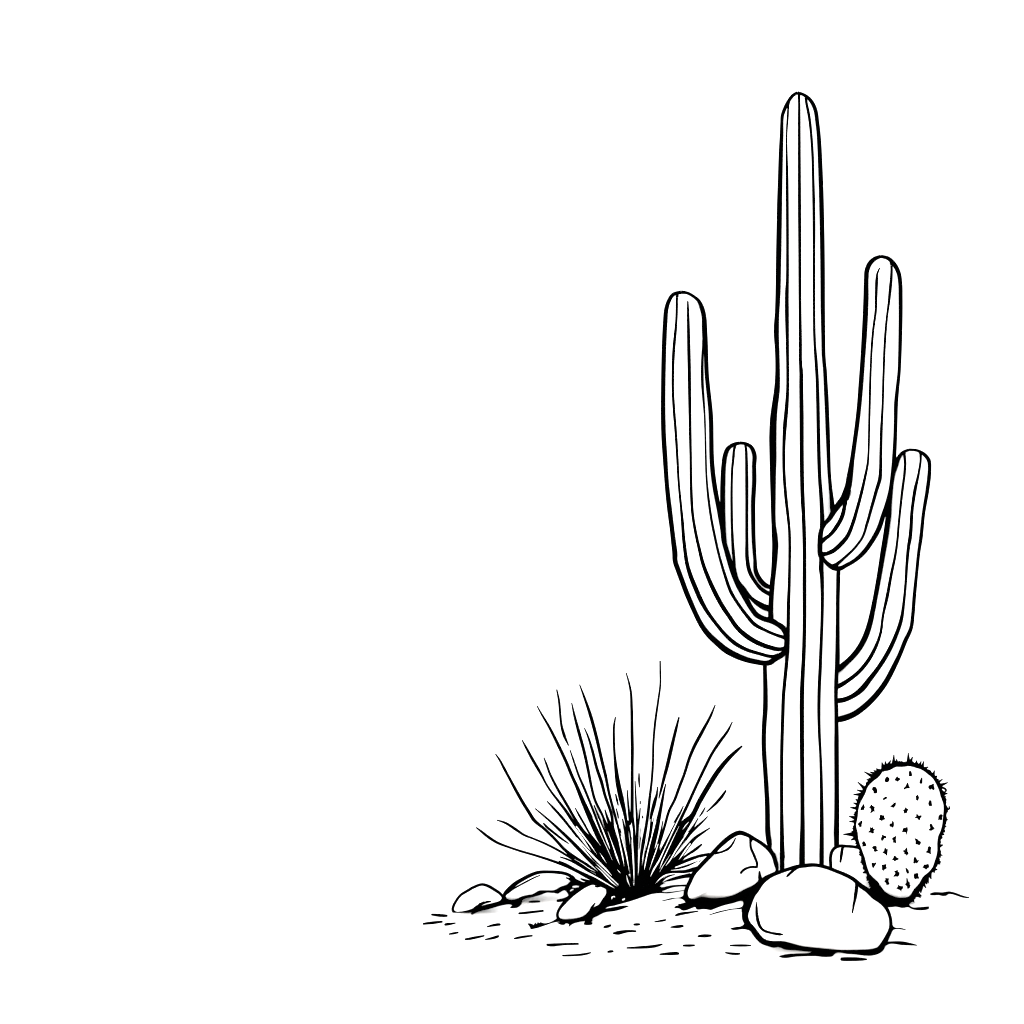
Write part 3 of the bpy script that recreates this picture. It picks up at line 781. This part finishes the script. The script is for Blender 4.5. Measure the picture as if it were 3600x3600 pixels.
for i, s in enumerate(LEAVES):
    q = smooth(P(s), 8.0)
    n = len(q)
    rnd = random.Random(i)
    off = rnd.uniform(-.06, .30)
    m = MB()
    pts, rad = [], []
    for j, p in enumerate(q):
        d = gd + off*(1 - j/(n-1))
        pts.append(at(p[0], p[1], d)); rad.append(lw(p[2])/2/F*d)
    m.tube(pts, rad, 0, 8)
    m.build('leaf', [BLACK], plant, gloc)
for i, s in enumerate(TIPS):
    a, b = s.split('|')
    q1 = smooth(P(a), 8.0)
    q2 = smooth([q1[-1]] + P(b), 14.0)[1:]
    q = q1 + q2
    n = len(q)
    m = MB()
    pts, rad = [], []
    for j, p in enumerate(q):
        d = gd + .33 - .28*(j/(n-1))
        pts.append(at(p[0], p[1], d)); rad.append(max(.9, p[2])/2/F*d)
    m.tube(pts, rad, 0, 8, mats=[0]*(len(q1)-1) + [1]*len(q2))
    o = m.build('leaf', [BLACK, WHITE], plant, gloc)
    o['label'] = 'pale leaf with only its tip black'

# ------------------------------------------------------------------ small things on the ground
def sliver(stroke, label):
    poly = spindle([(a, c, max(1.6, k - INK + 1.3)) for a, c, k in P(stroke)])
    b = slab(poly, 0.005, curved=False)
    c = sum((Vector(p) for p in b.v), Vector()) / len(b.v); c.z = 0
    return tag(b.build('stone_sliver', [BLACK], None, c, smooth_shade=False), label, 'stone sliver', 'thin black slivers scattered on the white ground')
SL = [
 ('J 216,1171,12 260,1176,20 310,1181,24 360,1184,22 392,1185,14', 'thin black sliver just left of the far left rock, sloping down to the right'),
 ('J 122,1277,12 170,1270,18 225,1265,22 290,1257,18 336,1252,14', 'leftmost black sliver of all, below the far left rock'),
 ('J 366,1285,16 400,1280,22 440,1275,14 488,1267,3', 'short black sliver with a blunt left end, right of the leftmost sliver'),
 ('J 414,1393,8 470,1383,16 517,1374,10', 'small black sliver alone between the leftmost sliver and the row in front'),
 ('J 596,1451,10 640,1446,18 700,1434,20 760,1422,15 813,1411,7', 'long tapering black sliver, left one of a close pair in the front row'),
 ('J 823,1454,3 870,1445,14 920,1434,20 960,1421,20 976,1415,14', 'black sliver thick at its right end, right of the long tapering one'),
 ('J 843,1311,3 880,1300,12 930,1290,20 970,1284,20 992,1284,16', 'black sliver thick at its right end, in front of the far left rock'),
 ('J 1152,1443,8 1200,1433,16 1250,1424,17 1310,1416,13 1358,1411,7', 'slender rising black sliver in front of the dark ragged shadow tail'),
 ('J 1318,1030,5 1350,1027,13 1385,1025,15 1420,1023,13 1440,1023,8', 'small black sliver tucked under the long flat rock'),
 ('J 1204,1158,13 1270,1153,18 1340,1145,17 1410,1137,16 1480,1129,14', 'long straight black sliver between the long flat rock and the ragged shadow tail'),
 ('J 1522,1513,16 1560,1516,24 1600,1515,26 1650,1511,20 1720,1506,15 1800,1504,15 1878,1503,12', 'longest heavy black sliver, in front of the tilted egg-shaped rock'),
 ('I 1376,1475,8 1440,1473,12 1520,1470,13 1600,1462,15 1660,1451,12 1697,1441,4', 'long thin black sliver curving up at its right end, frontmost left of centre'),
 ('K 558,1153,14 580,1149,22 610,1141,23 634,1132,15', 'stubby rising black sliver just right of the tilted egg-shaped rock'),
 ('K 896,1124,12 930,1122,20 962,1121,12', 'small oval black sliver in front of the spiky plant'),
 ('K 1130,1093,3 1190,1084,10 1230,1077,13 1258,1070,8', 'faint slender black sliver in front of the spiky plant, rising to the right'),
 ('K 1312,1154,3 1350,1150,16 1390,1147,25 1430,1142,22 1454,1140,14', 'black sliver with pointed left end below the pointed middle rock'),
 ('K 662,1222,8 690,1220,24 720,1217,36 770,1207,28 830,1198,18 880,1198,16 920,1199,10', 'heavy black sliver with a lumpy left end, in front of the spiky plant'),
 ('K 1368,1021,12 1400,1009,22 1450,998,21 1520,988,14 1625,972,3', 'black sliver tapering to the right, directly under the pointed middle rock'),
 ('K 1622,1256,10 1660,1252,22 1700,1251,27 1740,1250,22 1772,1248,12', 'plump oval black sliver left of the big front boulder'),
 ('K 1454,1361,10 1490,1361,16 1530,1361,18 1584,1358,9', 'flat black sliver in the front row between the centre and the big boulder'),
 ('K 1188,1460,5 1240,1456,16 1310,1453,26 1370,1450,27 1402,1451,18', 'thick black sliver with blunt right end, front row at the centre'),
 ('K 816,1388,7 890,1386,13 980,1381,20 1070,1376,23 1140,1366,22 1180,1357,16 1220,1345,4', 'long black sliver curling up at its right tip, in front of the spiky plant'),
 ('K 600,1433,11 630,1428,20 662,1425,11', 'tiny oval black sliver left of the curling sliver'),
 ('G 536,1521,5 590,1521,13 660,1521,16 720,1521,13 772,1521,5', 'level black sliver with two pointed ends, left of the big boulder foot'),
 ('G 482,1602,4 520,1609,13 570,1615,18 620,1616,16 646,1614,10', 'sagging black sliver with pointed left end, left of the big boulder foot'),
 ('H 507,1676,26 540,1676,33 600,1676,34 680,1676,32 750,1677,22 796,1678,7', 'thickest black sliver, lying in front of the big boulder at the very bottom'),
 ('F 1197,1746,14 1240,1741,26 1290,1740,22 1340,1746,32 1365,1742,36 1400,1729,20 1440,1733,16 1500,1752,16 1560,1773,13 1634,1787,3', 'long wavy black sliver to the right of the round spiny cactus'),
]
for s, l in SL:
    sliver(s, l)

def pebble(stroke, label):
    q = [(a, c, max(1.2, k - INK - 1.8)) for a, c, k in P(stroke)]
    poly = spindle(q)
    b = slab(poly, 0.0095, curved=False, base=0.004)
    c = sum((Vector(p) for p in b.v), Vector()) / len(b.v); c.z = 0.004
    return tag(b.build('pebble', [STONE], None, c, smooth_shade=False), label, 'pebble', 'small white pebbles in the black soil')  # the black around the pebbles is painted shade
for s, l in [
 ('K 204,696,10 220,696,18 240,695,19 260,694,14 272,694,6', 'white oval pebble between the long flat rock and the tilted rock'),
 ('K 176,742,10 190,736,15 204,729,11 211,725,5', 'little slanted white pebble below the oval one beside the tilted rock'),
 ('K 1043,752,12 1057,748,18 1068,744,14 1074,741,6', 'white pebble near the right end of the inked shadow under the spiky plant'),
 ('K 648,830,16 648,820,18 655,812,15 668,808,10 682,810,5', 'hooked white pebble in the inked shadow right of the tilted rock'),
 ('K 766,845,10 782,840,18 794,834,12', 'white pebble in the inked shadow near its front edge')]:
    pebble(s, l)
